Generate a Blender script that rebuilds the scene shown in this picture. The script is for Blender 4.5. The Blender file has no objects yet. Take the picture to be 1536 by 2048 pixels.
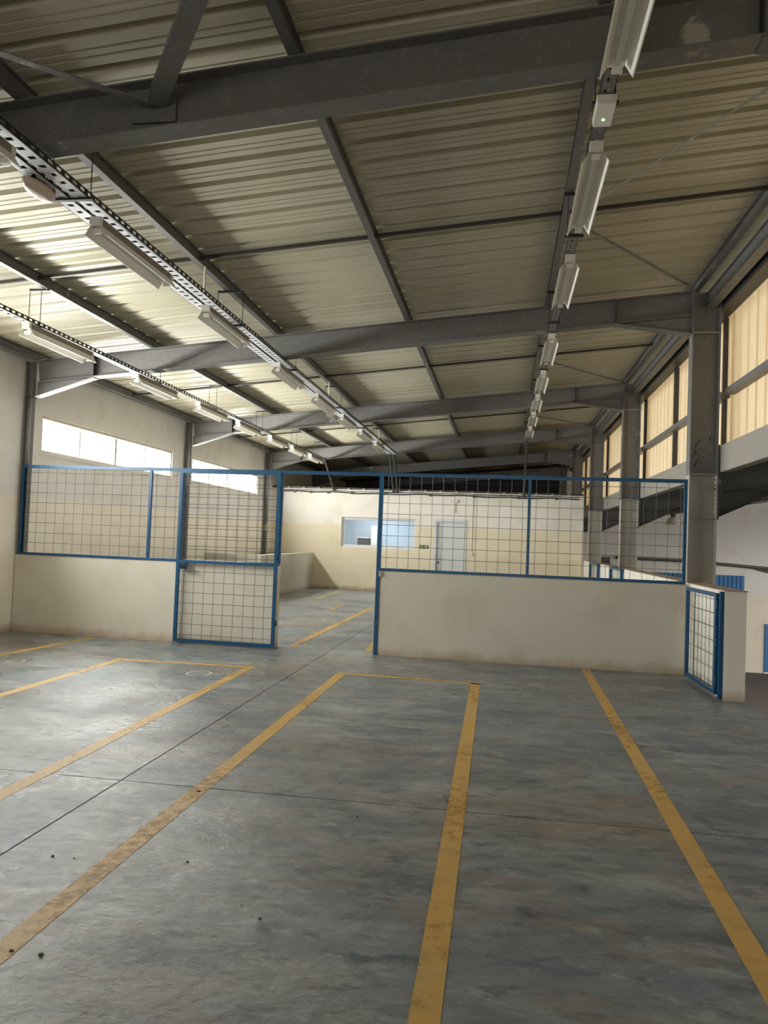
import bpy, math, random
from mathutils import Vector, Matrix
random.seed(7)
SC = bpy.context.scene
COL = SC.collection

# ------------------------------------------------------------------ camera
F_PX, PITCH, YAW, ROLL, EYE = 1542.4, .0345, .1545, .038, 1.57
cam_d = bpy.data.cameras.new('camera'); cam = bpy.data.objects.new('camera', cam_d); COL.objects.link(cam)
SC.camera = cam
fw = Vector((-math.sin(YAW)*math.cos(PITCH), math.cos(YAW)*math.cos(PITCH), math.sin(PITCH)))
rt = Vector((math.cos(YAW), math.sin(YAW), 0)); up = rt.cross(fw)
r2 = rt*math.cos(ROLL) + up*math.sin(ROLL); u2 = -rt*math.sin(ROLL) + up*math.cos(ROLL)
M = Matrix((r2, u2, -fw)).transposed().to_4x4(); M.translation = Vector((0, 0, EYE))
cam.matrix_world = M
cam_d.sensor_fit = 'VERTICAL'; cam_d.sensor_height = 24; cam_d.lens = F_PX/2048*24
cam_d.clip_start = .05; cam_d.clip_end = 300

# ------------------------------------------------------------------ world, lights, exposure
SC.view_settings.view_transform = 'Standard'; SC.view_settings.look = 'None'
SC.view_settings.gamma = 1; SC.view_settings.use_curve_mapping = False
SC.view_settings.exposure = 0.0
W = bpy.data.worlds.new('hazy_sky'); SC.world = W; W.use_nodes = True
bg = W.node_tree.nodes['Background']; bg.inputs[0].default_value = (1, .975, .93, 1); bg.inputs[1].default_value = 4.0

XL, XR, Y2, BAY, ZE, SL = -7.09, 2.366, 10.485, 5.886, 4.02, .1011
RY = [Y2+(i-2)*BAY for i in range(7)]            # rafter lines
def zr(x): return ZE + SL*(x-XL)                 # top of the rafters
PX = [-7.0, -5.15, -3.29, -1.41, .5, 2.42]       # purlins

def area(name, loc, size, target, power, col=(1, .975, .94), spread=math.pi):
    d = bpy.data.lights.new(name, 'AREA'); d.shape = 'RECTANGLE'; d.size, d.size_y = size
    d.energy = power; d.color = col; d.spread = spread
    o = bpy.data.objects.new(name, d); COL.objects.link(o); o.location = loc
    dr = Vector(target)-Vector(loc)
    z = -dr.normalized(); x = Vector((0, 1, 0)); x = (x - z*x.dot(z)).normalized(); y = z.cross(x)
    m = Matrix((x, y, z)).transposed().to_4x4(); m.translation = Vector(loc); o.matrix_world = m
    return o
# glare of the sunlit yard outside the high windows, coming in low and upward
for i in range(1, 4):
    yc = (RY[1]+RY[2])/2 + (i-1)*BAY
    area('yard_glare', (-9.6, yc, 1.95), (4.9, .26), (-3.5, yc, 4.4), 640, (1, .965, .91), math.radians(150))
# daylight entering through each high window
for i in range(1, 4):
    yc = (RY[1]+RY[2])/2 + (i-1)*BAY
    area('window_daylight', (-7.38, yc+.02, 3.0), (4.6, .5), (-4, yc, 2.3), 480 if i < 3 else 380, (1, .98, .96))
# added fill lamps above the lower hall, over openings cut for them
for yc in (4, 14, 24):
    area('hall_top_fill', (12, yc, 5.3), (6, 4), (11.9, yc, -3), 900, (1, .98, .94))
for yc in (3, 13, 23): area('hall_side_fill', (24.1, yc, 1.6), (7, 2.6), (-7, yc, 1.8), 560)  # added side fill, unseen, to brighten the left wall
# lit office behind the inner window
area('office_light', (-3.9, 24.3, 2.85), (1.2, .6), (-3.9, 24.3, 0), 95, (.80, .90, 1))
# added weak fill lamp behind the photographer, outside an added opening
area('rear_fill', (-1.5, -7.5, 1.75), (3.4, 3.2), (-1.5, 5, 1.2), 14, (.93, .97, 1))

# ------------------------------------------------------------------ mesh helpers
class MB:
    def __init__(s): s.v = []; s.f = []; s.s = []
    def add(s, vs, fs, smooth=False):
        n = len(s.v); s.v += [tuple(v) for v in vs]; s.f += [tuple(i+n for i in f) for f in fs]; s.s += [smooth]*len(fs)
    def box(s, x0, x1, y0, y1, z0, z1):
        s.add([(x, y, z) for z in (z0, z1) for y in (y0, y1) for x in (x0, x1)],
              [(0, 2, 3, 1), (4, 5, 7, 6), (0, 1, 5, 4), (2, 6, 7, 3), (0, 4, 6, 2), (1, 3, 7, 5)])
        return s
    def bar(s, a, b, w, h, upv=(0, 0, 1), off=(0, 0)):
        a, b = Vector(a), Vector(b); d = (b-a).normalized(); u = Vector(upv)
        r = d.cross(u).normalized(); u = r.cross(d).normalized()
        vs = []
        for p in (a, b):
            p = p + r*off[0] + u*off[1]
            vs += [p - r*w/2 - u*h/2, p + r*w/2 - u*h/2, p + r*w/2 + u*h/2, p - r*w/2 + u*h/2]
        s.add(vs, [(3, 2, 1, 0), (4, 5, 6, 7), (0, 1, 5, 4), (1, 2, 6, 5), (2, 3, 7, 6), (3, 0, 4, 7)])
        return s
    def ibeam(s, a, b, depth, width, tf=.012, tw=.009, upv=(0, 0, 1)):   # a, b on the top centre line
        s.bar(a, b, width, tf, upv, (0, -tf/2)); s.bar(a, b, width, tf, upv, (0, -depth+tf/2))
        s.bar(a, b, tw, depth-2*tf, upv, (0, -depth/2)); return s
    def tube(s, pts, r, n=8, cap=True):
        pts = [Vector(p) for p in pts]; rings = []
        for i, p in enumerate(pts):
            d = (pts[min(i+1, len(pts)-1)]-pts[max(i-1, 0)]).normalized()
            u = Vector((0, 0, 1)) if abs(d.z) < .9 else Vector((1, 0, 0))
            a = d.cross(u).normalized(); b = a.cross(d)
            rings.append([p + (a*math.cos(t)+b*math.sin(t))*r for t in [2*math.pi*k/n for k in range(n)]])
        vs = [v for rg in rings for v in rg]; fs = []
        for i in range(len(pts)-1):
            for k in range(n): fs.append((i*n+k, i*n+(k+1) % n, (i+1)*n+(k+1) % n, (i+1)*n+k))
        s.add(vs, fs, True)
        if cap: s.add(rings[0], [tuple(range(n))[::-1]]); s.add(rings[-1], [tuple(range(n))])
        return s
    def lathe(s, c, prof, n=20):
        vs = []; fs = []
        for r, z in prof: vs += [(c[0]+r*math.cos(2*math.pi*k/n), c[1]+r*math.sin(2*math.pi*k/n), c[2]+z) for k in range(n)]
        for i in range(len(prof)-1):
            for k in range(n): fs.append((i*n+k, i*n+(k+1) % n, (i+1)*n+(k+1) % n, (i+1)*n+k))
        s.add(vs, fs, True); return s
    def prism(s, poly, axis, a, b):              # 2-D polygon extruded along an axis
        n = len(poly); vs = []
        for t in (a, b):
            for p in poly:
                vs.append({'x': (t, p[0], p[1]), 'y': (p[0], t, p[1]), 'z': (p[0], p[1], t)}[axis])
        fs = [tuple(range(n))[::-1], tuple(range(n, 2*n))] + [(i, (i+1) % n, (i+1) % n+n, i+n) for i in range(n)]
        s.add(vs, fs); return s
    def build(s, name, m, parent=None, loc=None):
        me = bpy.data.meshes.new(name); me.from_pydata(s.v, [], s.f)
        if any(s.s): me.polygons.foreach_set('use_smooth', s.s)
        me.materials.append(m); me.update()
        o = bpy.data.objects.new(name, me); COL.objects.link(o)
        if parent: o.parent = parent
        if loc: o.location = loc
        return o
def recalc(o):
    import bmesh
    b = bmesh.new(); b.from_mesh(o.data); bmesh.ops.recalc_face_normals(b, faces=b.faces); b.to_mesh(o.data); b.free(); return o
def tag(o, label=None, cat=None, group=None, kind=None):
    if label: o['label'] = label
    if cat: o['category'] = cat
    if group: o['group'] = group
    if kind: o['kind'] = kind
    return o
def empty(name, loc=(0, 0, 0), rz=0):
    o = bpy.data.objects.new(name, None); COL.objects.link(o); o.location = loc; o.rotation_euler = (0, 0, rz); o.empty_display_size = .2; return o
def copy_tree(o, parent=None):
    c = o.copy(); COL.objects.link(c)
    if parent: c.parent = parent; c.matrix_parent_inverse = o.matrix_parent_inverse
    for ch in [x for x in KIDS.get(o.name, [])]: copy_tree(ch, c)
    return c
KIDS = {}
def kid(p, o): KIDS.setdefault(p.name, []).append(o); o.parent = p; return o

# ------------------------------------------------------------------ materials
def L(c): return tuple(((v/255)/12.92 if v/255 <= .04045 else ((v/255+.055)/1.055)**2.4) for v in c) + (1,)
def mat(name, base, rough=.6, metal=0, patches=(), bump=0, bscale=40, spec=.5, roughvar=0, rscale=6, stretch=(1, 1, 1)):
    """patches: (colour, noise scale, threshold low, threshold high, strength)"""
    m = bpy.data.materials.new(name); m.use_nodes = True; nt = m.node_tree; N, K = nt.nodes, nt.links
    p = N['Principled BSDF']; p.inputs['Roughness'].default_value = rough; p.inputs['Metallic'].default_value = metal
    p.inputs['Specular IOR Level'].default_value = spec
    tc = N.new('ShaderNodeNewGeometry'); last = None
    pos = tc.outputs['Position']
    rgb = N.new('ShaderNodeRGB'); rgb.outputs[0].default_value = L(base); last = rgb.outputs[0]
    for i, (c, sc, lo, hi, st) in enumerate(patches):
        no = N.new('ShaderNodeTexNoise'); no.inputs['Scale'].default_value = sc; no.inputs['Detail'].default_value = 6
        no.inputs['Roughness'].default_value = .65; no.inputs['Distortion'].default_value = .15
        mp = N.new('ShaderNodeMapping'); mp.inputs['Location'].default_value = (i*7.3+.37, i*3.1+.21, i*1.7+.43); mp.inputs['Scale'].default_value = stretch
        K.new(pos, mp.inputs[0]); K.new(mp.outputs[0], no.inputs['Vector'])
        mr = N.new('ShaderNodeMapRange'); mr.inputs[1].default_value = lo; mr.inputs[2].default_value = hi; mr.inputs[4].default_value = st
        K.new(no.outputs['Fac'], mr.inputs[0])
        mx = N.new('ShaderNodeMixRGB'); mx.inputs[2].default_value = L(c); K.new(mr.outputs[0], mx.inputs[0]); K.new(last, mx.inputs[1]); last = mx.outputs[0]
    K.new(last, p.inputs['Base Color'])
    if bump:
        no = N.new('ShaderNodeTexNoise'); no.inputs['Scale'].default_value = bscale; no.inputs['Detail'].default_value = 5
        K.new(pos, no.inputs['Vector']); b = N.new('ShaderNodeBump'); b.inputs['Strength'].default_value = bump; b.inputs['Distance'].default_value = .01
        K.new(no.outputs['Fac'], b.inputs['Height']); K.new(b.outputs[0], p.inputs['Normal'])
    if roughvar:
        no = N.new('ShaderNodeTexNoise'); no.inputs['Scale'].default_value = rscale; no.inputs['Detail'].default_value = 5
        K.new(pos, no.inputs['Vector']); mr = N.new('ShaderNodeMapRange'); mr.inputs[1].default_value = .35; mr.inputs[2].default_value = .65
        mr.inputs[3].default_value = max(.05, rough-roughvar); mr.inputs[4].default_value = rough+roughvar
        K.new(no.outputs['Fac'], mr.inputs[0]); K.new(mr.outputs[0], p.inputs['Roughness'])
    return m

def plaster(name, upper, lower=None, split=2.0, foot=True):
    m = mat(name, upper, .8, bump=.25, bscale=9, spec=.3)
    nt = m.node_tree; N, K = nt.nodes, nt.links; p = N['Principled BSDF']
    src = p.inputs['Base Color'].links[0].from_socket
    g = N.new('ShaderNodeNewGeometry'); sx = N.new('ShaderNodeSeparateXYZ'); K.new(g.outputs['Position'], sx.inputs[0])
    if lower:
        st = N.new('ShaderNodeMath'); st.operation = 'LESS_THAN'; st.inputs[1].default_value = split; K.new(sx.outputs[2], st.inputs[0])
        mx = N.new('ShaderNodeMixRGB'); mx.inputs[2].default_value = L(lower); K.new(st.outputs[0], mx.inputs[0]); K.new(src, mx.inputs[1]); src = mx.outputs[0]
    no = N.new('ShaderNodeTexNoise'); no.inputs['Scale'].default_value = 1.7; no.inputs['Detail'].default_value = 7; K.new(g.outputs['Position'], no.inputs['Vector'])
    mr = N.new('ShaderNodeMapRange'); mr.inputs[1].default_value = .5; mr.inputs[2].default_value = .8; mr.inputs[4].default_value = .5; K.new(no.outputs['Fac'], mr.inputs[0])
    mx = N.new('ShaderNodeMixRGB'); mx.blend_type = 'MULTIPLY'; mx.inputs[2].default_value = L((228, 218, 200)); K.new(mr.outputs[0], mx.inputs[0]); K.new(src, mx.inputs[1]); src = mx.outputs[0]
    if foot:   # dirt band and bare patches along the foot of the wall
        n2 = N.new('ShaderNodeTexNoise'); n2.inputs['Scale'].default_value = 5; n2.inputs['Detail'].default_value = 6; K.new(g.outputs['Position'], n2.inputs['Vector'])
        ml = N.new('ShaderNodeMath'); ml.operation = 'MULTIPLY_ADD'; ml.inputs[1].default_value = -.22; K.new(n2.outputs['Fac'], ml.inputs[0]); K.new(sx.outputs[2], ml.inputs[2])
        m3 = N.new('ShaderNodeMapRange'); m3.inputs[1].default_value = -.10; m3.inputs[2].default_value = .02; m3.inputs[3].default_value = .75; m3.inputs[4].default_value = 0
        K.new(ml.outputs[0], m3.inputs[0])
        mx = N.new('ShaderNodeMixRGB'); mx.inputs[2].default_value = L((176, 150, 122)); K.new(m3.outputs[0], mx.inputs[0]); K.new(src, mx.inputs[1]); src = mx.outputs[0]
    K.new(src, p.inputs['Base Color']); return m

M_left = plaster('plaster_left', (236, 233, 228), (246, 238, 222), 2.0)
M_back = plaster('plaster_back', (238, 232, 222), (234, 222, 196), 1.95)
M_part = plaster('plaster_partition', (214, 208, 194))
M_par = plaster('plaster_parapet', (234, 228, 216))
M_far = plaster('plaster_far', (200, 198, 193), (206, 198, 182), -.2, foot=False)
M_roof = mat('roof_sheet_paint', (188, 182, 160), .40, 0, (((160, 152, 128), .8, .5, .75, .5),), spec=.5)
M_clad = mat('cladding_fibreglass', (240, 230, 206), .5, 0, (((228, 214, 184), 1.3, .5, .75, .4),))
_n = M_clad.node_tree; _t = _n.nodes.new('ShaderNodeBsdfTranslucent'); _t.inputs[0].default_value = L((250, 236, 210))
_m = _n.nodes.new('ShaderNodeMixShader'); _m.inputs[0].default_value = .30
_n.links.new(_n.nodes['Principled BSDF'].outputs[0], _m.inputs[1]); _n.links.new(_t.outputs[0], _m.inputs[2]); _n.links.new(_m.outputs[0], _n.nodes['Material Output'].inputs[0])
M_steel = mat('weathered_galvanised_steel', (115, 113, 111), .5, .15, (((142, 141, 140), 14, .52, .72, .6), ((205, 200, 188), .9, .64, .665, .6)), bump=.1, bscale=60)
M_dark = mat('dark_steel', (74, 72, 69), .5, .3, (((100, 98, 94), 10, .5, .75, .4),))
M_lightsteel = mat('pale_primed_steel', (150, 147, 138), .6, .1, (((168, 150, 138), 1.2, .5, .7, .5), ((215, 210, 198), 1.4, .68, .70, .8)))
M_grey = mat('grey_painted_column', (168, 163, 152), .6, .05, (((150, 146, 136), 3, .5, .75, .5),))
M_tray = mat('galvanised_tray', (214, 216, 220), .4, .1)
M_traydk = mat('dark_tray', (52, 52, 52), .5, .4)
M_white = mat('white_enamel', (226, 222, 212), .3)
M_spine = mat('grey_brown_batten', (132, 120, 110), .5)
M_blue = mat('blue_gloss_paint', (11, 76, 116), .38, 0, (((8, 62, 96), 3, .5, .7, .5),))
M_wire = mat('dark_wire', (62, 60, 58), .5, .2)
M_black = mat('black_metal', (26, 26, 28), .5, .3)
M_chrome = mat('brushed_metal', (170, 168, 162), .3, .9)
M_alu = mat('white_aluminium', (215, 217, 218), .4)
M_frame = mat('beige_window_frame', (196, 190, 174), .5)
M_door = mat('white_door_leaf', (214, 216, 214), .45)
M_bluesheet = mat('blue_sheet', (50, 102, 150), .5)
M_low = mat('lower_concrete', (66, 59, 52), .7, 0, (((48, 43, 38), .9, .45, .7, .7),))
M_ground = mat('sunlit_yard', (190, 182, 165), .9)
M_chalk = mat('white_chalk', (190, 192, 190), .9)
M_deb = mat('dark_debris', (40, 38, 34), .9)
M_sign = mat('green_sign', (10, 84, 52), .5)
M_led = bpy.data.materials.new('green_led'); M_led.use_nodes = True
M_led.node_tree.nodes['Principled BSDF'].inputs['Emission Color'].default_value = (.4, 1, .3, 1); M_led.node_tree.nodes['Principled BSDF'].inputs['Emission Strength'].default_value = 4
M_lens = mat('aged_diffuser', (214, 196, 180), .35)

def glass(name, tint, refl=.12):
    m = bpy.data.materials.new(name); m.use_nodes = True; nt = m.node_tree; N, K = nt.nodes, nt.links; N.remove(N['Principled BSDF'])
    t = N.new('ShaderNodeBsdfTransparent'); t.inputs[0].default_value = tint; g = N.new('ShaderNodeBsdfGlossy'); g.inputs['Roughness'].default_value = .05
    x = N.new('ShaderNodeMixShader'); x.inputs[0].default_value = refl; K.new(t.outputs[0], x.inputs[1]); K.new(g.outputs[0], x.inputs[2]); K.new(x.outputs[0], N['Material Output'].inputs[0]); return m
M_glass = glass('window_glass', (.96, .98, .97, 1), .06)

def floor_mat():
    m = mat('power_floated_concrete', (140, 146, 146), .42, 0,
            (((100, 116, 128), .55, .42, .62, .85), ((140, 124, 110), .75, .46, .66, .75), ((80, 94, 104), 2.2, .46, .68, .85), ((176, 176, 170), 1.7, .52, .70, .65),
             ((136, 120, 106), 3.1, .52, .68, .7), ((66, 76, 82), 6.5, .52, .70, .8), ((184, 186, 182), 12, .56, .74, .6), ((58, 62, 62), 19, .60, .74, .6)),
            spec=.5, stretch=(.75, 1.5, 1))
    nt = m.node_tree; N, K = nt.nodes, nt.links; p = N['Principled BSDF']
    g = N.new('ShaderNodeNewGeometry'); mp = N.new('ShaderNodeMapping'); mp.inputs['Scale'].default_value = (1, 1.6, 1); K.new(g.outputs['Position'], mp.inputs[0])
    a = N.new('ShaderNodeTexNoise'); a.inputs['Scale'].default_value = 9; a.inputs['Detail'].default_value = 8; a.inputs['Roughness'].default_value = .65; a.inputs['Distortion'].default_value = .3
    K.new(mp.outputs[0], a.inputs['Vector'])
    b = N.new('ShaderNodeBump'); b.inputs['Strength'].default_value = .5; b.inputs['Distance'].default_value = .02; K.new(a.outputs['Fac'], b.inputs['Height']); K.new(b.outputs[0], p.inputs['Normal'])
    r = N.new('ShaderNodeTexNoise'); r.inputs['Scale'].default_value = 1.3; r.inputs['Detail'].default_value = 8; K.new(g.outputs['Position'], r.inputs['Vector'])
    mr = N.new('ShaderNodeMapRange'); mr.inputs[1].default_value = .35; mr.inputs[2].default_value = .65; mr.inputs[3].default_value = .20; mr.inputs[4].default_value = .48
    K.new(r.outputs['Fac'], mr.inputs[0]); K.new(mr.outputs[0], p.inputs['Roughness']); return m
M_floor = floor_mat()
def paint_mat():
    m = mat('worn_yellow_paint', (206, 164, 88), .5, 0, (((190, 162, 108), 2.2, .46, .68, .8), ((164, 130, 72), 9, .5, .7, .5)))
    nt = m.node_tree; N, K = nt.nodes, nt.links; p = N['Principled BSDF']
    g = N.new('ShaderNodeNewGeometry')
    n = N.new('ShaderNodeTexNoise'); n.inputs['Scale'].default_value = 16; n.inputs['Detail'].default_value = 8; n.inputs['Roughness'].default_value = .7; K.new(g.outputs['Position'], n.inputs['Vector'])
    n2 = N.new('ShaderNodeTexNoise'); n2.inputs['Scale'].default_value = .8; K.new(g.outputs['Position'], n2.inputs['Vector'])
    ad = N.new('ShaderNodeMath'); ad.operation = 'MULTIPLY_ADD'; ad.inputs[1].default_value = .9; K.new(n2.outputs['Fac'], ad.inputs[0]); K.new(n.outputs['Fac'], ad.inputs[2])
    mr = N.new('ShaderNodeMapRange'); mr.inputs[1].default_value = .96; mr.inputs[2].default_value = 1.30; K.new(ad.outputs[0], mr.inputs[0])
    t = N.new('ShaderNodeBsdfTransparent'); x = N.new('ShaderNodeMixShader'); K.new(mr.outputs[0], x.inputs[0]); K.new(p.outputs[0], x.inputs[1]); K.new(t.outputs[0], x.inputs[2]); K.new(x.outputs[0], N['Material Output'].inputs[0])
    return m
M_yel = paint_mat()

# ------------------------------------------------------------------ SETTING
# upper floor in cast slabs with open sawn joints
floor = tag(empty('floor'), kind='structure')
ys = [-7.2]+RY[0:6]+[34.2]; ys = [-7.2, -1.31, 4.575, 10.46, 16.35, 22.24, 28.1, 34.2]; xs = [-7.15, -2.31, 2.56]
for i in range(2):
    for j in range(7):
        g = .005; x0, x1, y0, y1 = xs[i]+g, xs[i+1]-(g if i == 0 else 0), ys[j]+g, ys[j+1]-g
        MB().box(x0, x1, y0, y1, -.18, 0).build('slab', M_floor, floor)
MB().box(-7.15, 2.56, -7.2, 34.2, -.45, -.18).build('slab_base', M_deb, floor)
lf = MB().box(-7.5, 24, -8, 36, -3.5, -3.3).build('floor', M_low); tag(lf, kind='structure')
yard = MB().box(-60, -7.4, -40, 60, -.2, -.05).build('ground', M_ground); tag(yard, kind='structure')

def wall_with_openings(name, x0, x1, y0, y1, z0, z1, ops, m):      # wall in a Y-Z plane
    w = MB(); y = y0
    for a, b, c, d in ops:
        w.box(x0, x1, y, a, z0, z1); w.box(x0, x1, a, b, z0, c); w.box(x0, x1, a, b, d, z1); y = b
    w.box(x0, x1, y, y1, z0, z1); o = w.build(name, m); return tag(o, kind='structure')
WIN = [(RY[1]+.51+k*BAY, RY[1]+5.31+k*BAY) for k in range(0, 3)]
wall_with_openings('wall_left', -7.37, -7.15, -7.2, 34.2, -3.3, 4.11, [(a, b, 2.70, 3.29) for a, b in WIN], M_left)
for n, (a, b) in enumerate(WIN):
    w = tag(empty('window_%d' % (n+1), (-7.22, (a+b)/2, 2.70)), kind='structure')
    f = MB(); h = (b-a)/2; t = .05; x0, x1 = -.03, .05
    f.box(x0, x1, -h, h, 0, t); f.box(x0, x1, -h, h, .59-t, .59); f.box(x0, x1, -h, -h+t, t, .59-t); f.box(x0, x1, h-t, h, t, .59-t)
    f.box(-.02, .03, -.035, .035, t, .59-t)
    for q in (-.5, .5): f.box(-.02, .01, q*h-.018, q*h+.018, t, .59-t)
    f.build('window_frame', M_frame, w)
    MB().box(-.02, .09, -h-.03, h+.03, -.03, 0).build('window_sill', M_left, w)
    for k in range(4):
        y0 = -h+t+(2*h-2*t)*k/4; MB().box(-.012, -.006, y0+.02, y0+(2*h-2*t)/4-.02, t, .59-t).build('pane', M_glass, w)

# rear wall behind the photographer, end gable
tag(MB().box(-7.37, -3.25, -7.45, -7.2, -3.3, 5.1).box(.25, 2.9, -7.45, -7.2, -3.3, 5.1).box(-3.25, .25, -7.45, -7.2, 3.4, 5.1).box(-3.25, .25, -7.45, -7.2, -3.3, -.0).build('wall_rear', M_left), kind='structure')  # opening in this wall added for the rear fill lamp
tag(MB().box(-7.37, 2.9, 34.3, 34.5, -3.3, 5.1).build('wall_gable', M_black), kind='structure')  # black colour stands in for the deep shade of the void

# office block wall closing the floor, with a window and a door
YB = 23.1; wx = (-4.90, -2.62, 1.27, 2.19); dx = (-2.03, -1.13, 2.19)
w = MB(); t = .2
w.box(-7.15, wx[0], YB, YB+t, 0, 3.03); w.box(wx[0], wx[1], YB, YB+t, 0, wx[2]); w.box(wx[0], wx[1], YB, YB+t, wx[3], 3.03)
w.box(wx[1], dx[0], YB, YB+t, 0, 3.03); w.box(dx[0], dx[1], YB, YB+t, dx[2], 3.03); w.box(dx[1], 2.30, YB, YB+t, 0, 3.03)
tag(w.build('wall_back', M_back), kind='structure')
tag(MB().box(2.10, 2.30, YB+t, 34.2, 0, 3.03).build('wall_office_side', M_back), kind='structure')
oc = MB().box(-7.15, 2.30, YB+.08, 34.2, 3.03, 3.09).build('ceiling_office', M_dark); tag(oc, kind='structure')
o = tag(MB().box(-7.15, 2.1, 26.0, 26.1, 0, 3.03).build('wall_office_rear', mat('office_paint', (205, 214, 224), .7)), kind='structure')
off = tag(empty('window_4', ((wx[0]+wx[1])/2, YB+.10, wx[2])), kind='structure')
f = MB(); h = (wx[1]-wx[0])/2; H = wx[3]-wx[2]
f.box(-h, h, -.03, .08, 0, .05); f.box(-h, h, -.03, .08, H-.05, H); f.box(-h, -h+.05, -.03, .08, .05, H-.05); f.box(h-.05, h, -.03, .08, .05, H-.05)
f.box(-.03, .05, .0, .05, .05, H-.05); f.build('window_frame', M_alu, off)
for s, e, y in ((-h+.05, .03, .015), (-.02, h-.05, .045)):
    q = MB().box(s, s+.035, y-.012, y+.012, .05, H-.05).box(e-.035, e, y-.012, y+.012, .05, H-.05).box(s+.035, e-.035, y-.012, y+.012, .05, .085).box(e-.035, s+.035, y-.012, y+.012, H-.085, H-.05)
    sash = q.build('sash', M_alu, off); g = MB().box(s+.035, e-.035, y-.003, y+.003, .085, H-.085).build('pane', M_glass, sash)
# office furniture seen through the pane
cab = empty('counter', (-4.53, 25.35, 0)); tag(cab, 'dark office counter seen through the window of the far white wall', 'counter')
MB().box(-.24, .24, -.2, .2, 0, 1.56).build('body', mat('dark_laminate', (92, 86, 88), .5), cab); MB().box(-.26, .26, -.22, .22, 1.56, 1.60).build('top', M_alu, cab)
cup = empty('cabinet', (-4.20, 25.2, 0)); tag(cup, 'narrow tall white cabinet standing in the office behind the far window', 'cabinet')
MB().box(-.10, .10, -.2, .2, 0, 1.98).build('body', M_alu, cup); MB().box(-.09, .09, -.22, -.2, .05, 1.94).build('door', M_white, cup)

dr = tag(empty('door_1', ((dx[0]+dx[1])/2, YB, 0)), kind='structure'); h = (dx[1]-dx[0])/2
f = MB().box(-h-.04, -h+.05, -.02, .19, 0, dx[2]+.04).box(h-.05, h+.04, -.02, .19, 0, dx[2]+.04).box(-h+.05, h-.05, -.02, .19, dx[2]-.05, dx[2]+.04)
f.build('door_frame', M_alu, dr); leaf = MB().box(-h+.055, h-.055, .06, .10, .01, dx[2]-.055).build('door_leaf', M_door, dr)
MB().tube([(-h+.13, .06, 1.05), (-h+.13, .01, 1.05), (-h+.25, .01, 1.05)], .010).build('door_handle', M_chrome, leaf)
MB().box(-h+.11, -h+.15, .052, .06, .88, .95).build('lock_plate', M_black, leaf)

# side enclosure: low wall standing out from the back wall beside the left windows
e = MB().box(-5.93, -5.74, 17.9, YB-.005, 0, 1.06).box(-7.14, -5.93, 17.9, 18.1, 0, 1.06)
tag(e.build('wall_enclosure', M_part), kind='structure')

# cross partition (slightly skewed), low walls
SK = -.0263; YP = 10.2777
part = Matrix.Translation((0, YP, 0)) @ Matrix.Rotation(math.atan(SK), 4, 'Z')
def at_part(o): o.matrix_world = part; return o
LW = 1.135
at_part(tag(MB().box(-7.14, -3.085, .012, .175, 0, LW).build('wall_partition_left', M_part), kind='structure'))
pr_ = MB().box(-1.63, 2.333, .012, .175, 0, LW)
at_part(tag(pr_.build('wall_partition_right', M_part), kind='structure'))
# parapet along the open side
w = MB().box(2.335, 2.355, 8.64, YB-.005, 0, 1.15)
segs = [8.64]+[v for k in (2, 3, 4) for v in (RY[k]-.004, RY[k]+.204)]+[YB-.005]
for k in range(0, len(segs)-1, 2):
    if segs[k+1] > segs[k]: w.box(2.355, 2.555, segs[k], segs[k+1], 0, 1.15)
tag(w.build('wall_parapet', M_par), kind='structure')
tag(MB().box(2.325, 2.57, 8.63, RY[2]-.01, 1.15, 1.16).build('trim_1', mat('dusty_coping', (172, 148, 122), .8)), kind='structure')
tag(MB().box(2.325, 2.57, RY[2]+.21, YB-.01, 1.15, 1.16).build('trim_2', bpy.data.materials['dusty_coping']), kind='structure')

# roof sheets, one object per sheet
def sheet_profile(w=1.0, pitch=1/3, rib=.085, rh=.055):
    pts = []
    for k in range(3):
        s = k*pitch
        pts += [(s, 0), (s+.020, rh), (s+rib-.020, rh), (s+rib, 0)]
        for q in (.37, .66):
            c = s+rib+(pitch-rib)*q; pts += [(c-.012, 0), (c-.005, .006), (c+.005, .006), (c+.012, 0)]
    pts += [(w, 0), (w+.022, rh+.002)]
    return pts
prof = sheet_profile()
ceiling = tag(empty('ceiling'), kind='structure')
def sheet_mesh(a, b, along):     # along(t, u, d) -> point
    m = MB(); n = len(prof); vs = []
    for t in (a, b):
        for off in (0, .0015): vs += [along(t, u, d+off) for u, d in prof]
    fs = [(i, i+1, 2*n+i+1, 2*n+i) for i in range(n-1)] + [(n+i, 3*n+i, 3*n+i+1, n+i+1) for i in range(n-1)]
    m.add(vs, fs); return m
rm = sheet_mesh(-7.37, 2.98, lambda t, u, d: (t, u, zr(t)+.129+d))
first = None
for k in range(42):
    if first is None: first = rm.build('roof_sheet', M_roof, ceiling, (0, -7.42, 0))
    else:
        c = first.copy(); COL.objects.link(c); c.location.y = -7.42+k
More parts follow.
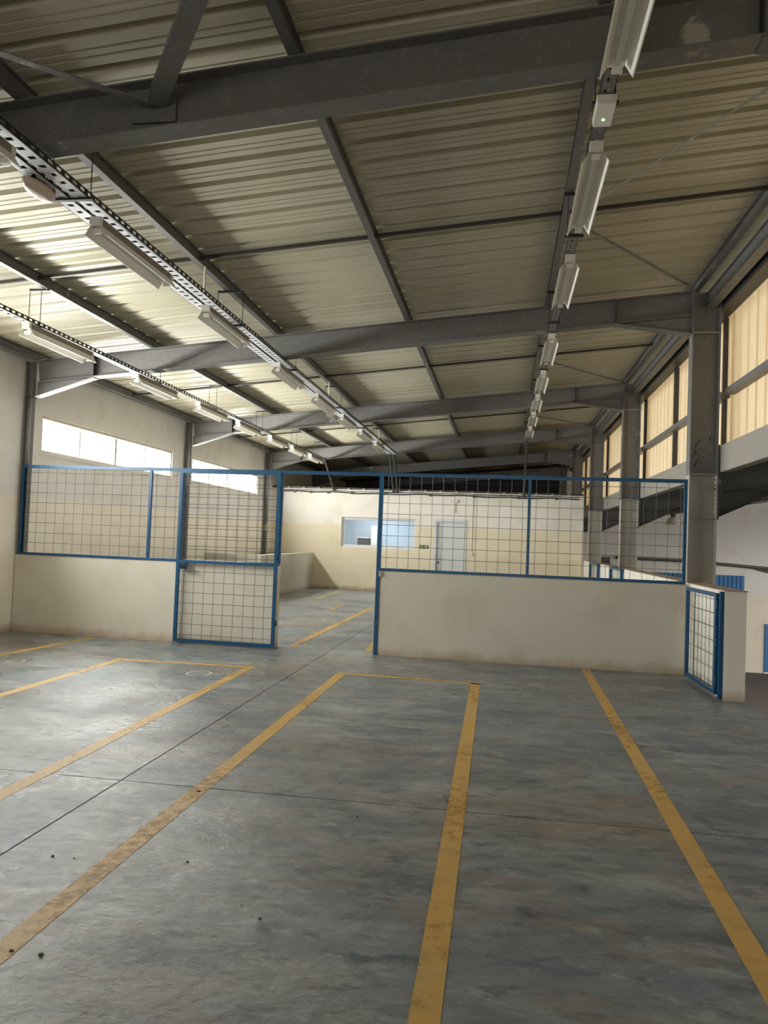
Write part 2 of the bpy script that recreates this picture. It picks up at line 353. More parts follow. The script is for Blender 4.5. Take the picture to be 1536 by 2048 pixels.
# vertical cladding of the right wall above the girder
wr = tag(empty('wall_right'), kind='structure')
cm = sheet_mesh(2.86, 5.02, lambda t, u, d: (2.90+d, u, t))
first = None
for k in range(42):
    if first is None: first = cm.build('cladding_sheet', M_clad, wr, (0, -7.42, 0))
    else:
        c = first.copy(); COL.objects.link(c); c.location.y = -7.42+k
for k in range(7):
    y0 = RY[k-1]+.21 if k > 0 else -7.2; y1 = RY[k]-.01
    MB().box(2.78, 2.895, y0, y1, 3.60, 3.68).build('girt', M_steel, wr)
    yc = RY[k]-BAY/2+.35
    for z0, z1 in ((2.94, 3.60), (3.68, 4.70)): MB().box(2.82, 2.895, yc-.03, yc+.03, z0, z1).build('mullion', M_dark, wr)
    MB().box(2.84, 2.895, RY[k]+.33, RY[k]+.39, 2.94, 4.7).build('mullion', M_dark, wr)
MB().box(2.72, 2.897, -7.2, 34.2, 4.72, 5.04).build('soffit', M_dark, wr)
# lower hall shell
tag(MB().box(2.6, 24, 33.5, 33.7, -3.3, 7.2).build('wall_far', M_far), kind='structure')
wall_with_openings('wall_hall_side', 23.8, 24, -8, 33.5, -3.3, 7.2, [(yc-3.5, yc+3.5, .3, 2.9) for yc in (3, 13, 23)], M_far)  # openings added to let the side fill lamps through
tag(MB().box(2.9, 24, -8, -7.8, -3.3, 7.2).build('wall_hall_rear', M_far), kind='structure')
tag(MB().box(2.36, 2.5, -7.2, 33.5, -3.3, -.45).build('wall_under_deck', M_far), kind='structure')
def zl(x): return 2.86+.168*(x-2.92)
lr = MB()
def roof_piece(x0, x1, y0, y1):
    z0, z1 = zl(x0), zl(x1)
    lr.add([(x0, y0, z0), (x1, y0, z1), (x1, y1, z1), (x0, y1, z0), (x0, y0, z0+.05), (x1, y0, z1+.05), (x1, y1, z1+.05), (x0, y1, z0+.05)],
           [(0, 1, 2, 3), (7, 6, 5, 4), (0, 4, 5, 1), (1, 5, 6, 2), (2, 6, 7, 3), (3, 7, 4, 0)])
roof_piece(2.92, 10, -8, 33.7); roof_piece(14, 24, -8, 33.7)
for y0, y1 in ((-8, 1), (7, 11), (17, 21), (27, 33.7)): roof_piece(10, 14, y0, y1)      # three openings added for the overhead fill lamps
tag(lr.build('ceiling_lower_hall', M_roof), kind='structure')

# ------------------------------------------------------------------ STEEL FRAME
ordn = ['behind the photographer', 'nearest, crossing the top of the picture', 'over the blue mesh partition', 'second beyond the mesh partition', 'just before the far white wall', 'over the dark void behind the far wall', 'against the dark end gable']
for i, y in enumerate(RY):
    yc = y+.09
    r = tag(empty('rafter', (0, yc, 0)), 'grey steel roof beam '+ordn[i], 'roof beam', 'roof beams across the hall')
    x0, x1 = -6.985, 2.36
    ln = MB().ibeam((x0, 0, zr(x0)), (x1, 0, zr(x1)), .33, .18)
    ln.build('beam', M_steel, r)
    # haunches at both ends
    for xa, xb, zb in ((-6.05, x0, 3.49), (1.39, x1, 4.41)):
        za = zr(xa)-.33; zc = zr(xb)-.33
        s = MB().prism([(xa, za), (xb, zc), (xb, zb)], 'y', -.0045, .0045)
        s.bar((xa, 0, za-.005), (xb, 0, zb), .16, .01)
        s.build('haunch', M_steel, r)
        MB().box(xa-.006, xa+.006, -.085, .085, za+.01, zr(xa)-.012).build('stiffener', M_dark, r)
    if i in (1,):
        MB().box(-2.50, -2.20, -.03, -.02, zr(-2.35)-.26, zr(-2.35)-.10).build('gusset', M_steel, r)
ordl = [None, 'left column nearest the photographer, mostly out of view', 'grey steel column at the left end of the blue mesh partition', 'grey steel column between the two high windows', 'grey steel column in the far left corner by the white wall', 'left column hidden in the dark void', None]
for i in range(1, 6):
    y = RY[i]+.09; x0, x1 = -7.12, -7.005; ztop = zr(-7.05)
    c = tag(empty('steel_column', (0, y, 0)), ordl[i], 'column', 'left row of steel columns')
    z0 = 0.002
    q = MB().box(x1-.012, x1, -.09, .0, z0, ztop-.005).box(x0, x0+.012, -.09, .0, z0, ztop-.005).box(x0+.012, x1-.012, -.05, -.042, z0, ztop-.005)
    q.build('shaft', M_steel, c)
    MB().box(x0-.0, x1+.015, -.10, .01, 3.47, 3.485).build('stiffener', M_dark, c)
ordr = ['right column behind the photographer', 'big right column at the upper right corner, mostly out of view', 'big steel column with chalk scrawl at the right end of the mesh partition', 'second big right column, seen through the mesh partition', 'right column beside the right end of the far white wall', 'right column in the dark void', 'right column at the dark gable']
for i, y in enumerate(RY):
    yc = y+.1; x0, x1 = 2.362, 2.715
    c = tag(empty('steel_column', (0, yc, 0)), ordr[i], 'column', 'right row of steel columns')
    def hshaft(z0, z1): return MB().box(x0, x0+.014, -.1, .1, z0, z1).box(x1-.014, x1, -.1, .1, z0, z1).box(x0+.014, x1-.014, -.006, .006, z0, z1)
    hshaft(-3.29, 2.55).build('lower_shaft', M_grey, c)
    hshaft(2.55, zr(x0)-.0).build('upper_shaft', M_steel, c)
    for z in (2.00, 2.56, 4.42): MB().box(x0+.014, x1-.014, -.098, -.006, z-.006, z+.006).box(x0+.014, x1-.014, .006, .098, z-.006, z+.006).build('stiffener', M_lightsteel, c)
    ep = MB().box(x1+.001, x1+.022, -.1, .1, 1.98, 2.95); ep.build('end_plate', M_dark, c)
    b = MB()
    for k in range(8):
        for yy in (-.07, .07): b.box(x1-.030, x1-.014, yy-.013, yy+.013, 2.06+k*.065, 2.085+k*.065)
    b.build('bolts', M_white, c)['kind'] = 'stuff'
# longitudinal girders over the open side, between the columns
gl = ['behind the photographer', 'in the upper right corner', 'right of the partition column', 'seen over the right end of the mesh', 'far beyond the mesh', 'in the dark void']
for i in range(6):
    g = tag(empty('girder', (0, (RY[i]+RY[i+1])/2+.1, 2.94)), ['pale grey steel girder behind the photographer', 'pale grey steel girder under the cladding, just right of the near right column', 'pale grey steel girder under the cladding beyond the partition column', 'pale grey steel girder seen through the mesh, beyond the second right column', 'pale grey steel girder in the dark behind the office wall', 'pale grey steel girder at the gable end'][i], 'girder', 'girders under the right cladding')
    h = (BAY-.22)/2
    MB().ibeam((2.80, -h+.01, 0), (2.80, h-.01, 0), .35, .12).build('beam', M_lightsteel, g)
    MB().box(2.735, 2.742, -h+.012, h-.012, -.34, -.005).build('web_face', M_lightsteel, g)
# rafters of the lower hall
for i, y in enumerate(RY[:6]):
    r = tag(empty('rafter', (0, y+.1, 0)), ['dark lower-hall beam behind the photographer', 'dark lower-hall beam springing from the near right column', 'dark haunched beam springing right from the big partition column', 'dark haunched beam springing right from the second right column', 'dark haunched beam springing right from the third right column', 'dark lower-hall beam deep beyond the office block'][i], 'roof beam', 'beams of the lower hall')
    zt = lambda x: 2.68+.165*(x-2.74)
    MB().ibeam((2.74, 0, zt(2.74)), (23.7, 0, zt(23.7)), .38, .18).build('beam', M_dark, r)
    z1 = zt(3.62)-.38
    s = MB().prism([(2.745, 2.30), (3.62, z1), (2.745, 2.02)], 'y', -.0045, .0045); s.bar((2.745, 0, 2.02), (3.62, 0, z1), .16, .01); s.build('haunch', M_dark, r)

# purlins
pl = ['thin steel purlin along the top of the left window wall', 'steel purlin above the left-hand cable tray', 'steel purlin above the middle double cable tray', 'steel purlin down the middle of the roof, with no tray', 'steel purlin above the right-hand cable tray', 'steel purlin along the right eave']
for x, lb in zip(PX, pl):
    z = zr(x)+.124
    p = MB().ibeam((x, -7.1, z), (x, 34.1, z), .118, .068, .006, .006)
    p = p.build('purlin', M_steel); tag(p, lb, 'purlin', 'roof purlins')
eb = MB().ibeam((2.60, -7.1, 4.96), (2.60, 34.1, 4.96), .20, .12, .012, .06); tag(eb.build('eave_beam', M_steel), 'heavy grey eave beam under the right edge of the roof', 'beam')
# sag bars across the purlins at mid bay, bracing rods in the right-hand bay
bayn = ['behind the photographer', 'over the photographer', 'between the nearest two roof beams', 'just beyond the partition beam', 'third bay ahead', 'fourth bay ahead', 'last dark bay']
for i in range(1, 6):
    ym = RY[i]+BAY/2+.16
    s = tag(MB().bar((-7.0, ym, zr(-7.0)+.075), (2.42, ym, zr(2.42)+.075), .035, .035).build('sag_bar', M_dark), 'thin dark tie bar across the purlins, '+['', 'between the nearest two roof beams', 'in the bay just beyond the mesh partition', 'in the second bay beyond the partition', 'in the bay before the dark void', 'in the dark void'][i], 'tie bar', 'tie bars at mid bay')
    for j, (ya, nm) in enumerate(((RY[i]+.25, 'near'), (RY[i+1]-.10, 'far'))):
        z0 = zr(.55)+.02; rr = .016 if j else .010
        tag(MB().tube([(.56, ym-.05 if j == 0 else ym+.02, z0-.02), (2.36, ya, zr(2.36)-.02)], rr, 6).build('brace_rod', M_steel if j else M_lightsteel),
            ('thicker' if j else 'thinner')+' diagonal brace rod under the roof on the right, '+['', 'nearest bay', 'second bay', 'third bay', 'fourth bay', 'dark bay'][i], 'brace', 'roof brace rods')
for (x1, y1, wd, lb) in ((2.0, -1.2, .11, 'wide steel brace rising to the upper left edge, right leg of the V'), (-6.9, -.6, .06, 'thin steel brace running to the left edge, left leg of the V')):
    b = MB(); a0 = (-2.33, 4.645, zr(-2.33)-.17); a1 = (x1, y1, zr(x1)-.13); b.bar(a0, a1, wd, .008); b.bar(a0, a1, .008, wd*.6, (0, 0, 1), (wd/2, wd*.3)); tag(b.build('brace_angle', M_steel), lb, 'brace', 'near wind bracing')

# ------------------------------------------------------------------ CABLE TRAYS, LIGHT FITTINGS
def tray_mb(x, z, y0, y1, w, ht=.05, t=.004):
    m = MB()
    for s in (-1, 1):
        xs_ = x+s*w/2
        m.box(xs_-t/2, xs_+t/2, y0, y1, z, z+.014); m.box(xs_-t/2, xs_+t/2, y0, y1, z+ht-.012, z+ht)
        n = int((y1-y0)/.10)
        for k in range(n): yy = y0+(k+.5)*(y1-y0)/n; m.box(xs_-t/2, xs_+t/2, yy-.022, yy+.022, z+.014, z+ht-.012)
    return m
def tray_floor(x, z, y0, y1, w):
    m = MB(); w2 = w/2-.004
    m.box(x-w2, x-w2*.45, y0, y1, z, z+.003); m.box(x+w2*.45, x+w2, y0, y1, z, z+.003)
    n = int((y1-y0)/.12)
    for k in range(n): yy = y0+(k+.5)*(y1-y0)/n; m.box(x-w2*.45, x+w2*.45, yy-.040, yy+.040, z, z+.003)
    return m
def hanger(parent, x, y, z, w, purl_x):
    zt_ = zr(purl_x)
    m = MB().box(x-w/2-.04, x+w/2+.04, y-.016, y+.016, z-.022, z-.004); m.build('tray_bracket', M_traydk, parent)
    m = MB().box(min(x-w/2, purl_x-.03)-.02, max(x+w/2, purl_x+.03)+.02, y-.016, y+.016, zt_-.022, zt_-.002); m.build('top_bracket', M_traydk, parent)
    for s in (-1, 1): MB().tube([(x+s*(w/2+.02), y, z-.02), (x+s*(w/2+.02), y, zt_-.01)], .004, 5).build('hanger_rod', M_traydk, parent)
rows = [('single perforated cable tray of the left row of lights', [-5.26], 3.80, 1.0, 22.1, .10, -5.15, [2.2, 5.0, 7.84, 10.9, 13.2, 15.9, 18.7, 21], [(-5.26, 22.1, 3.82), (-5.17, 23.06, 3.0)]),
        ('double perforated cable tray of the middle row of lights', [-3.32, -3.17], 4.005, 1.0, 21.9, .12, -3.29, [2.3, 5.2, 8.55, 10.9, 14.1, 16.7, 19.5], [(-3.25, 21.9, 4.03), (-3.26, 23.06, 2.98)]),
        ('narrow dark cable tray of the right row of lights', [.55], 4.40, 1.0, 21.4, .085, .5, [2.2, 4.95, 7.1, 9.9, 12.6, 15.2, 18, 20.6], [(.55, 21.4, 4.42), (.56, 23.06, 2.95)])]
for lb, xsx, z, y0, y1, w, px_, hs, drop in rows:
    r = tag(empty('cable_tray', (0, 0, 0)), lb, 'cable tray', 'cable trays under the roof')
    for x in xsx:
        tray_mb(x, z, y0, y1, w).build('tray_side', M_traydk, r); tray_floor(x, z, y0, y1, w).build('tray_floor', M_tray if len(xsx) == 2 else M_steel, r)
    xc = sum(xsx)/len(xsx); wt = w+(max(xsx)-min(xsx))
    for y in hs: hanger(r, xc, y, z, wt, px_)
    for dxx in ([0] if len(xsx) == 1 else [-.06, .06]):
        MB().tube([(p[0]+dxx, p[1], p[2]) for p in drop], .035, 8).build('drop_conduit', M_dark, r)
    cb = MB()
    for x in xsx: cb.tube([(x-.01+.012*math.sin(k*1.7), y0+k*(y1-y0)/30, z+.016) for k in range(31)], .010, 5)
    cb.build('cables', M_black, r)['kind'] = 'stuff'
for y in (7.75, 13.7, 19.5):
    tag(MB().tube([(-3.24, y, 4.03), (-3.24, y, zr(-3.29)-.001)], .011, 6).build('support_rod', M_white), 'short white hanging rod above the middle tray, '+{7.75: 'nearest of three', 13.7: 'middle of three', 19.5: 'farthest of three'}[y], 'rod', 'white rods above the middle tray')

LT = 1.30
def make_fixture():
    f = empty('strip_light'); h = LT/2
    m = MB(); t = .0025
    o_ = [(-.085, -.135), (-.045, -.070), (.045, -.070), (.085, -.135), (.092, -.135), (.050, -.062), (-.050, -.062), (-.092, -.135)]
    # folded reflector: three plates
    def plate(a, b): m.prism([a, b, (b[0], b[1]+.004), (a[0], a[1]+.004)], 'y', -h, h)
    plate((-.088, -.140), (-.046, -.070)); plate((-.046, -.070), (.046, -.070)); plate((.046, -.070), (.088, -.140))
    m.box(-.094, -.086, -h, h, -.144, -.136); m.box(.086, .094, -h, h, -.144, -.136)
    kid(f, recalc(m.build('reflector', M_white)))
    b = MB().box(-.040, .040, -h+.02, h-.02, -.0655, -.004); kid(f, b.build('batten', M_spine))
    s = MB().box(-.018, .018, -h+.03, h-.03, -.088, -.071); kid(f, s.build('lamp_rail', M_white))
    for s in (-1, 1):
        c = MB().box(-.045, .045, s*h-.02, s*h+.02, -.066, -.0045).box(-.030, .030, s*(h-.02)-.012, s*(h-.02)+.012, -.125, -.0885)
        kid(f, c.build('end_cap', M_white))
    return f
proto = make_fixture()
place = []
for y in (3.1, 5.48, 7.72, 10.35, 12.6, 14.7, 16.7, 18.7): place.append((-3.20, y, 3.98))
for y in (5.3, 7.62, 10.15, 12.4, 14.4, 16.5, 18.3, 20.1): place.append((-5.20, y, 3.775))
for y in (3.13, 5.40, 7.52, 10.35, 12.55, 14.55, 16.5, 18.5): place.append((.55, y, 4.375))
rown = {-3.20: 'middle', -5.20: 'left', .55: 'right'}
words = ['first', 'second', 'third', 'fourth', 'fifth', 'sixth', 'seventh', 'eighth', 'ninth']
cnt = {}
for i, (x, y, z) in enumerate(place):
    k = cnt.get(x, 0); cnt[x] = k+1
    o = proto if i == 0 else copy_tree(proto)
    o.location = (x, y+LT/2, z)
    tag(o, 'unlit white trough strip light, %s along the %s row counting from the camera' % (words[k], rown[x]), 'strip light', 'strip lights of the %s row' % rown[x])
# emergency lights
e = tag(empty('emergency_light', (.55, 4.98, 4.385)), 'white box emergency light with green pilot lamp on the right tray', 'emergency light')
MB().box(-.060, .060, -.14, .14, -.045, -.005).build('housing', M_white, e); MB().box(-.056, .056, -.135, .135, -.062, -.046).build('diffuser', M_white, e); MB().box(-.008, .008, .04, .055, -.066, -.0625).build('pilot_lamp', M_led, e)
e = tag(empty('emergency_light', (-3.36, 4.98, 3.995)), 'oval bulkhead emergency light with pinkish diffuser beside the middle tray', 'emergency light')
n = 16
def oval(a, b, z): return [(b*math.cos(2*math.pi*k/n), a*math.sin(2*math.pi*k/n), z) for k in range(n)]
m = MB(); rings = [oval(.17, .075, -.005), oval(.17, .075, -.03), oval(.15, .062, -.06), oval(.10, .036, -.07)]
m.add([v for r in rings for v in r], [(i*n+k, i*n+(k+1) % n, (i+1)*n+(k+1) % n, (i+1)*n+k) for i in range(3) for k in range(n)]+[tuple(range(3*n, 4*n))[::-1], tuple(range(n))], True)
recalc(m.build('diffuser', M_lens, e)); MB().box(-.05, .05, -.12, .12, -.004, .02).build('base', M_traydk, e)

# conduits on the far wall
c = tag(empty('wall_conduit', (0, YB, 2.93)), 'dark cable conduit running along the top of the far white wall', 'conduit')
pts = [(-6.75+k*.228, -.03, .012*math.sin(k*1.1)+.01*math.sin(k*.37)) for k in range(40)]
MB().tube(pts, .022, 6).build('conduit', M_dark, c); MB().tube([(p[0], p[1], p[2]+.05) for p in pts[::3]], .009, 5).build('cable', M_dark, c)
b = MB()
for x in (-6.4, -5.9, -5.35, -4.6, -3.6, -2.2, -.9, .4, 1.5): b.box(x-.035, x+.035, -.06, -.001, -.04, .03)
b.build('clips', M_dark, c)['kind'] = 'stuff'
c = tag(empty('wall_conduit', (-.93, YB, 1.2)), 'thin vertical white conduit with switch box right of the far door', 'conduit')
MB().tube([(0, -.018, .06), (0, -.018, 1.70)], .016, 6).build('conduit', M_white, c); MB().box(-.045, .045, -.045, -.001, -.03, .06).build('switch_box', M_white, c)
c = tag(empty('alarm_box', (-1.5, YB, 2.72)), 'small white box on the wall above the far door', 'box')
MB().box(-.12, .12, -.05, -.001, 0, .09).build('housing', M_white, c); MB().box(.02, .06, -.035, -.001, -.30, -.0).build('conduit', M_white, c)
# exit sign: white running figure, door and arrow on green
s = tag(empty('exit_sign', (-2.34, YB, 1.32)), 'small green exit sign with white running figure beside the far door', 'sign')
MB().box(-.13, .13, -.014, -.001, 0, .10).build('plate', M_sign, s)
q = MB().prism([(-.10, .035), (-.055, .035), (-.055, .02), (-.03, .05), (-.055, .08), (-.055, .065), (-.10, .065)], 'y', -.017, -.0145)
q.box(.05, .09, -.017, -.0145, .015, .085)
q.box(.005, .02, -.017, -.0145, .035, .068).box(-.002, .03, -.017, -.0145, .050, .058).box(.01, .02, -.017, -.0145, .072, .084); q.bar((.012, -.0157, .038), (-.008, -.0157, .018), .0025, .008, (1, 0, 1)); q.bar((.014, -.0157, .038), (.034, -.0157, .022), .0025, .008, (1, 0, 1))
q.build('pictogram', M_white, s)
# rib ends of the office roof sheet above the far wall
cp = tag(empty('roof_edge', (0, YB+.04, 3.03)), 'row of small pale sheet ends along the top edge of the far white wall', 'sheet edge')
for k in range(19):
    x = -6.6+k*.47; n_ = 8
    MB().prism([(x+.045*math.cos(math.pi*j/6), .05*math.sin(math.pi*j/6)+.001) for j in range(7)], 'y', -.04, .03).build('rib_end', M_lightsteel, cp)

# ------------------------------------------------------------------ BLUE MESH PARTITION
def mesh_panel(name, x0, x1, z0, z1, y, parent, p=.15, r=.0029, xo=.07, zo=.06, m=None, wob=.004):
    mb = MB(); x = x0+xo; rnd = random.Random(int(x0*100)+int(z0*10))
    while x < x1-.01:
        mb.tube([(x+rnd.uniform(-wob, wob), y, z0), (x+rnd.uniform(-wob, wob), y, (z0+z1)/2), (x+rnd.uniform(-wob, wob), y, z1)], r, 4, False); x += p
    z = z0+zo
    while z < z1-.01:
        mb.tube([(x0+(x1-x0)*k/6, y-.004, z+rnd.uniform(-wob, wob)*.6) for k in range(7)], r, 4, False); z += p*.985
    o = mb.build(name, m or M_wire); o.parent = parent; return o
S = tag(empty('mesh_screen'), 'long blue steel frame with square wire mesh standing on the low partition walls', 'mesh screen'); S.matrix_world = part
ZT, ZR = 2.465, 1.135; tb = .045
posts = [(-7.07, ZR), (-5.03, ZR), (-4.53, ZR), (-3.085, ZR), (-1.66, .002), (.325, ZR), (2.27, ZR)]
MB().box(-7.09, 2.29, 0, tb, ZT-tb, ZT).build('top_rail', M_blue, S)
MB().box(-7.09, -3.06, 0, tb, ZR+.001, ZR+.036).build('bottom_rail', M_blue, S)
MB().box(-1.635, 2.29, 0, tb, ZR+.001, ZR+.036).build('bottom_rail', M_blue, S)
for x, z0 in posts:
    w_ = .028 if x in (-1.66, -3.085) else .02 
    zz = z0+.037 if z0 > 1 else z0
    if x == -1.66:
        MB().box(x-.025, x+.03, .001, tb-.001, ZR+.037, ZT-tb).build('post', M_blue, S); MB().box(x-.025, x+.026, .001, tb-.001, .002, ZR+.036).build('post', M_blue, S)
    elif x == -3.085: MB().box(x-.02, x+.036, .001, tb-.001, ZR+.037, ZT-tb).build('post', M_blue, S)
    else: MB().box(x-w_, x+w_*.9, .001, tb-.001, zz, ZT-tb).build('post', M_blue, S)
for a, b in ((-7.05, -5.05), (-5.012, -4.55), (-4.51, -3.085), (-1.63, .305), (.343, 2.25)):
    mesh_panel('wire_mesh', a, b, ZR+.037, ZT-tb, .022, S, zo=.005+.14, wob=.003)
MB().box(-1.65, -1.605, -.012, -.0, 1.06, 1.13).build('strike_plate', M_chrome, S)
# main gate leaf folded back against the left low wall
G = tag(empty('mesh_gate'), 'blue framed wire mesh gate leaf folded open against the left low wall', 'gate'); G.matrix_world = part @ Matrix.Translation((0, -.075, 0))
gx0, gx1, gz = -4.545, -3.062, 2.43
for a, b in ((gx0, gx0+.045), (gx1-.045, gx1)): MB().box(a, b, 0, .04, .015, gz).build('stile', M_blue, G)
for z0, z1 in ((.015, .06), (ZR-.01, ZR+.03), (gz-.04, gz)): MB().box(gx0+.046, gx1-.046, 0, .04, z0, z1).build('rail', M_blue, G)
mesh_panel('wire_mesh', gx0+.045, gx1-.045, .06, ZR-.01, .02, G, zo=.06, wob=.004); mesh_panel('wire_mesh', gx0+.045, gx1-.045, ZR+.03, gz-.04, .02, G, zo=.05)
lk = MB().box(gx0+.0465, gx0+.15, -.02, .039, ZR-.10, ZR-.015).build('lock_case', M_blue, G); MB().box(gx0+.06, gx0+.135, -.026, -.0205, ZR-.085, ZR-.03).build('lock_cover', M_black, lk)
MB().tube([(gx0+.12, -.027, ZR-.06), (gx0+.12, -.05, ZR-.06), (gx0+.20, -.05, ZR-.06)], .007, 6).build('handle', M_black, lk)
for z in (.35, 1.25, 2.2): MB().tube([(gx1+.012, .02, z-.04), (gx1+.012, .02, z+.04)], .011, 8).build('hinge', M_blue, G)
# small gate folded against the parapet beside the stair opening
g = tag(empty('mesh_gate', (2.285, 8.72, 0)), 'small blue framed mesh gate folded against the near end of the right parapet', 'gate')
g.rotation_euler.z = math.radians(1.5)
L2 = 1.22
for a, b in ((-.01, .05), (L2-.045, L2)): MB().box(-.02, .02, a, b, .05, 1.12).build('stile', M_blue, g)
for z0, z1 in ((.05, .09), (1.08, 1.12)): MB().box(-.02, .02, .051, L2-.046, z0, z1).build('rail', M_blue, g)
mm = MB()
y = .12
while y < L2-.06: mm.tube([(0, y, .09), (0, y, 1.08)], .0028, 4, False); y += .15
z = .15
while z < 1.07: mm.tube([(-.004, .05, z), (-.004, L2-.045, z)], .0028, 4, False); z += .15
mm.build('wire_mesh', M_wire, g)
MB().box(.005, .048, -.075, -.030, .01, 1.145).build('hinge_post', M_blue, g)
for z in (.2, .6, 1.0): MB().tube([(-.01, -.018, z-.04), (-.01, -.018, z+.04)], .009, 8).build('hinge', M_blue, g)
# far small gates on the parapet
for y0, y1, lb in ((15.5, 17.1, 'blue mesh gate leaf against the parapet beyond the partition, nearer of two'), (19.2, 21.0, 'blue mesh gate leaf against the parapet near the far wall, farther of two')):
    g = tag(empty('mesh_gate', (2.29, y0, 0)), lb, 'gate'); L3 = y1-y0
    for a, b in ((0, .06), (L3-.06, L3)): MB().box(-.03, .03, a, b, .002, 1.16).build('stile', M_blue, g)
    for z0, z1 in ((.05, .1), (1.11, 1.16)): MB().box(-.03, .03, .061, L3-.061, z0, z1).build('rail', M_blue, g)
    mm = MB(); y = .2
    while y < L3-.1: mm.tube([(0, y, .1), (0, y, 1.11)], .003, 4, False); y += .15
    z = .2
    while z < 1.1: mm.tube([(0, .06, z), (0, L3-.06, z)], .003, 4, False); z += .15
    mm.build('wire_mesh', M_wire, g)
tag(MB().tube([(2.557, 8.95, .98), (2.60, 8.95, .98), (2.62, 8.95, .95), (2.60, 8.95, .90), (2.557, 8.95, .90)], .012, 8).build('wall_ring', M_chrome), 'small metal ring fixed to the outer face of the parapet end', 'ring')

# ------------------------------------------------------------------ LOWER HALL OBJECTS
def onfar(px, py, Y):
    v = fw + r2*(px-768)/F_PX - u2*(py-1024)/F_PX; t = Y/v.y; p = Vector((0, 0, EYE))+v*t; return p
a = onfar(1270, 1143, 33.5); b = onfar(1489, 1152, 33.5)
d = tag(empty('roller_door', ((a.x+b.x)/2, 33.5, -3.3)), 'big blue corrugated roller door in the far wall of the lower hall', 'door'); hw = (b.x-a.x)/2; Hd = b.z+3.3
n = int(2*hw/.16)
for k in range(n):
    x = -hw+k*2*hw/n; q = 2*hw/n
    MB().prism([(x, 0), (x+q*.25, -.04), (x+q*.6, -.04), (x+q*.85, 0)], 'z', .02, Hd-.002).build('corrugation', M_bluesheet, d, (0, -.012, 0))
MB().box(-hw, hw, -.010, -.002, 0, Hd).build('backing', M_bluesheet, d)
a = onfar(1529, 1248, 33.5)
d = tag(empty('hall_door', (a.x+.5, 33.49, -3.3)), 'blue personnel door at the right edge in the lower hall wall', 'door')
MB().box(-.5, .5, -.06, -.001, .06, a.z+3.3).build('door_leaf', M_bluesheet, d); MB().box(.36, .42, -.11, -.061, 1.0, 1.05).build('door_handle', M_chrome, d)
MB().box(-.5, .5, -.05, -.001, 0, .055).build('under_door_light', M_white, d)  # white strip stands for daylight showing beneath the door
r = tag(empty('wall_rail', (0, 33.5, 0)), 'dark horizontal pipe rail along the far wall of the lower hall', 'rail')
p = [onfar(x, y, 33.44) for x, y in ((1232, 1115), (1370, 1122), (1430, 1127), (1536, 1137), (1700, 1148))]
MB().tube([(v.x, -.06, v.z) for v in p], .07, 6).build('pipe', M_dark, r)
p2 = [onfar(x, y, 33.44) for x, y in ((1500, 1134), (1536, 1143), (1700, 1170))]
MB().tube([(v.x, -.06, v.z) for v in p2], .05, 6).build('pipe', M_dark, r)
v = onfar(1207, 1116, 33.44); MB().box(v.x-.15, v.x+.25, -.2, -.001, v.z-.55, v.z+.05).build('junction_box', M_dark, r)
v = onfar(1346, 1050, 26.0)
l = tag(empty('high_bay_lamp', (v.x, 26.0, v.z)), 'grey dome high bay lamp hanging in the lower hall, seen through the mesh', 'lamp')
recalc(MB().lathe((0, 0, 0), [(.225, 0), (.215, .06), (.17, .17), (.09, .25), (.06, .27), (.05, .26), (.15, .16), (.205, .05), (.215, 0)]).build('shade', M_grey, l))
MB().lathe((0, 0, .25), [(.0, 0), (.085, .01), (.085, .13), (.04, .16), (0, .16)], 14).build('gear_housing', M_dark, l)
MB().tube([(0, 0, .40), (0, 0, zl(v.x)-v.z-.002)], .015, 6).build('hanger_rod', M_dark, l)

# ------------------------------------------------------------------ FLOOR MARKINGS
def line_poly(mb, p, q, w):
    p, q = Vector((*p, 0)), Vector((*q, 0)); d = (q-p).normalized(); r = Vector((d.y, -d.x, 0))*w/2
    z0, z1 = .0002, .0018
    vs = [p-r, p+r, q+r, q-r]; mb.add([(v.x, v.y, z0) for v in vs]+[(v.x, v.y, z1) for v in vs], [(3, 2, 1, 0), (4, 5, 6, 7), (0, 1, 5, 4), (1, 2, 6, 5), (2, 3, 7, 6), (3, 0, 4, 7)])
def marking(segs, lb, w=.105):
    mb = MB()
    for a, b in segs: line_poly(mb, a, b, w)
    return tag(mb.build('floor_marking', M_yel), lb, 'floor marking', 'yellow floor markings')
marking([((-1.765, -1.0), (-1.79, 8.72)), ((-.175, -1.0), (-.255, 8.72)), ((-1.84, 8.775), (-.20, 8.715))][:2]+[((-1.84, 8.79), (-.20, 8.70))], 'yellow painted bay outline in the middle of the floor, in front of the opening')
marking([((.97, -1.0), (1.09, 10.22))], 'yellow painted line on the right running up to the right low wall')
marking([((-2.765, -1.0), (-2.89, 8.74)), ((-4.54, -1.0), (-4.50, 8.67)), ((-4.56, 8.74), (-2.83, 8.80))], 'yellow painted bay outline on the left, around the chalk circles')
marking([((-6.0, 5.0), (-5.92, 8.5)), ((-5.92, 8.5), (-5.74, 10.3))], 'yellow painted line at the far left ending at the low wall')
marking([((-2.91, 10.65), (-2.88, 17.4))], 'yellow painted line seen through the opening, running to the right')
marking([((-1.80, 10.55), (-1.86, 11.6))], 'short yellow line just beyond the right post of the opening', .09)
marking([((-3.62, 16.25), (-3.62, 17.5))], 'short yellow dash in the far room floor, middle', .08)
marking([((-4.63, 15.2), (-4.63, 16.1))], 'short yellow dash beside the gate edge in the far room', .08)
marking([((-4.60, 19.0), (-4.60, 22.3))], 'long yellow line in front of the far wall under the office window', .08)
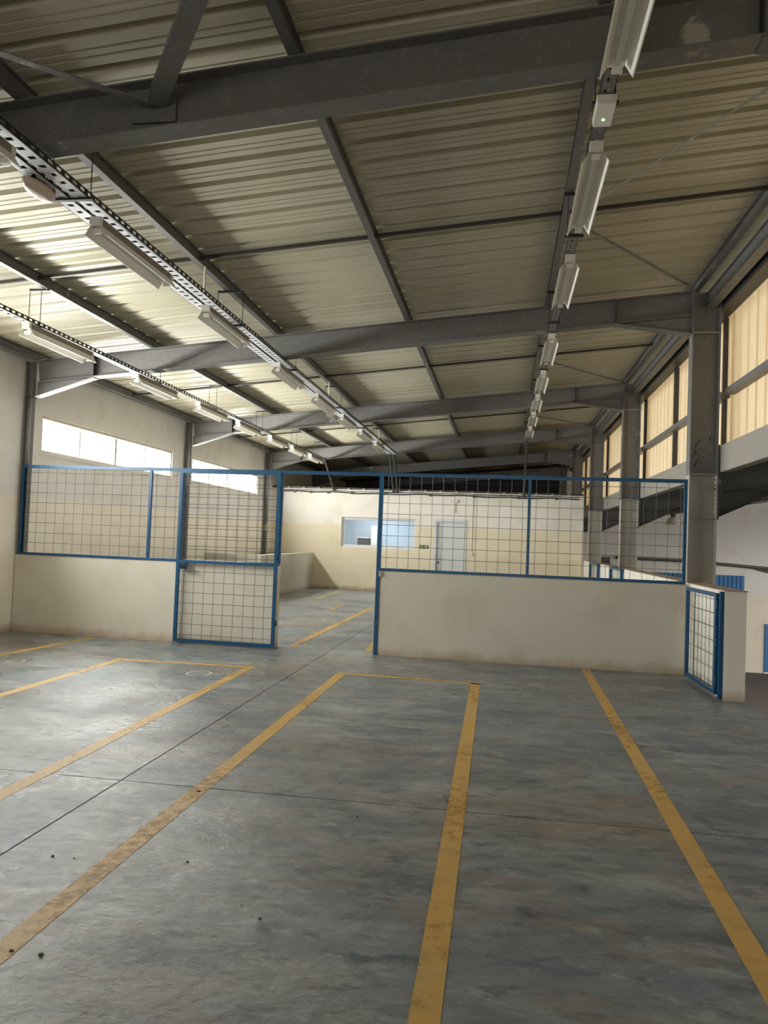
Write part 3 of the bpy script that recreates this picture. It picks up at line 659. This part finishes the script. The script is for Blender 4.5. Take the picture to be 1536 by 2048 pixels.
for x, y, a, b, lb in ((-4.31, 8.13, .13, .12, 'oval chalk ring near the left corner of the left painted bay'), (-3.28, 8.20, .13, .15, 'oval chalk ring near the right corner of the left painted bay'), (-5.5, 8.2, .08, .11, 'small chalk ring near the left frame edge')):
    m = MB(); n = 40
    for k in range(n):
        t0, t1 = 2*math.pi*k/n, 2*math.pi*(k+1)/n; q = .012
        vs = [(x+(a+s)*math.cos(t), y+(b+s)*math.sin(t)) for t in (t0, t1) for s in (-q, q)]
        m.add([(vs[i][0], vs[i][1], .0012) for i in (0, 1, 3, 2)]+[(vs[i][0], vs[i][1], .0001) for i in (0, 1, 3, 2)], [(0, 1, 2, 3), (7, 6, 5, 4), (0, 4, 5, 1), (2, 6, 7, 3)])
    tag(m.build('chalk_ring', M_chalk), lb, 'chalk mark')
rnd = random.Random(3)
for i, (x, y, s) in enumerate(((-2.07, 3.45, 1), (-1.96, 3.45, .5), (-1.43, 3.54, .8), (-1.77, 4.5, 1.2), (-.76, 4.33, .6), (-.28, 4.72, .6), (-.93, 3.1, .7), (-1.62, 2.66, 1.2), (-1.74, 2.66, .9))):
    q = .008*s
    m = MB(); pts = [(x+q*math.cos(t)*rnd.uniform(.7, 1.6), y+q*math.sin(t)*rnd.uniform(.7, 1.3)) for t in [k*math.pi/3 for k in range(6)]]
    m.prism(pts, 'z', .0003 if i not in (3, 7) else .0019, .0045*s); tag(m.build('debris', M_deb), 'tiny dark speck of dirt on the concrete floor', 'debris', 'specks of dirt on the near floor')
# chalk scrawl on the web of the partition column
sc = MB(); cx = 2.49; yy = RY[2]+.1-.012
def web(px, py): p = onfar(px, py, yy); return (p.x, yy, p.z)
sc.tube([web(*p) for p in ((1386, 915), (1392, 903), (1410, 893), (1420, 883), (1421, 875), (1413, 875), (1400, 882), (1392, 893), (1392, 903), (1400, 910), (1412, 909), (1420, 903))], .010, 5)
sc.tube([web(*p) for p in ((1388, 934), (1394, 922), (1400, 917), (1405, 925), (1410, 934))],   .011, 5)
tag(sc.build('chalk_scrawl', mat('grey_chalk', (150, 146, 138), .9)), 'grey looping chalk scrawl on the big right column', 'chalk mark')
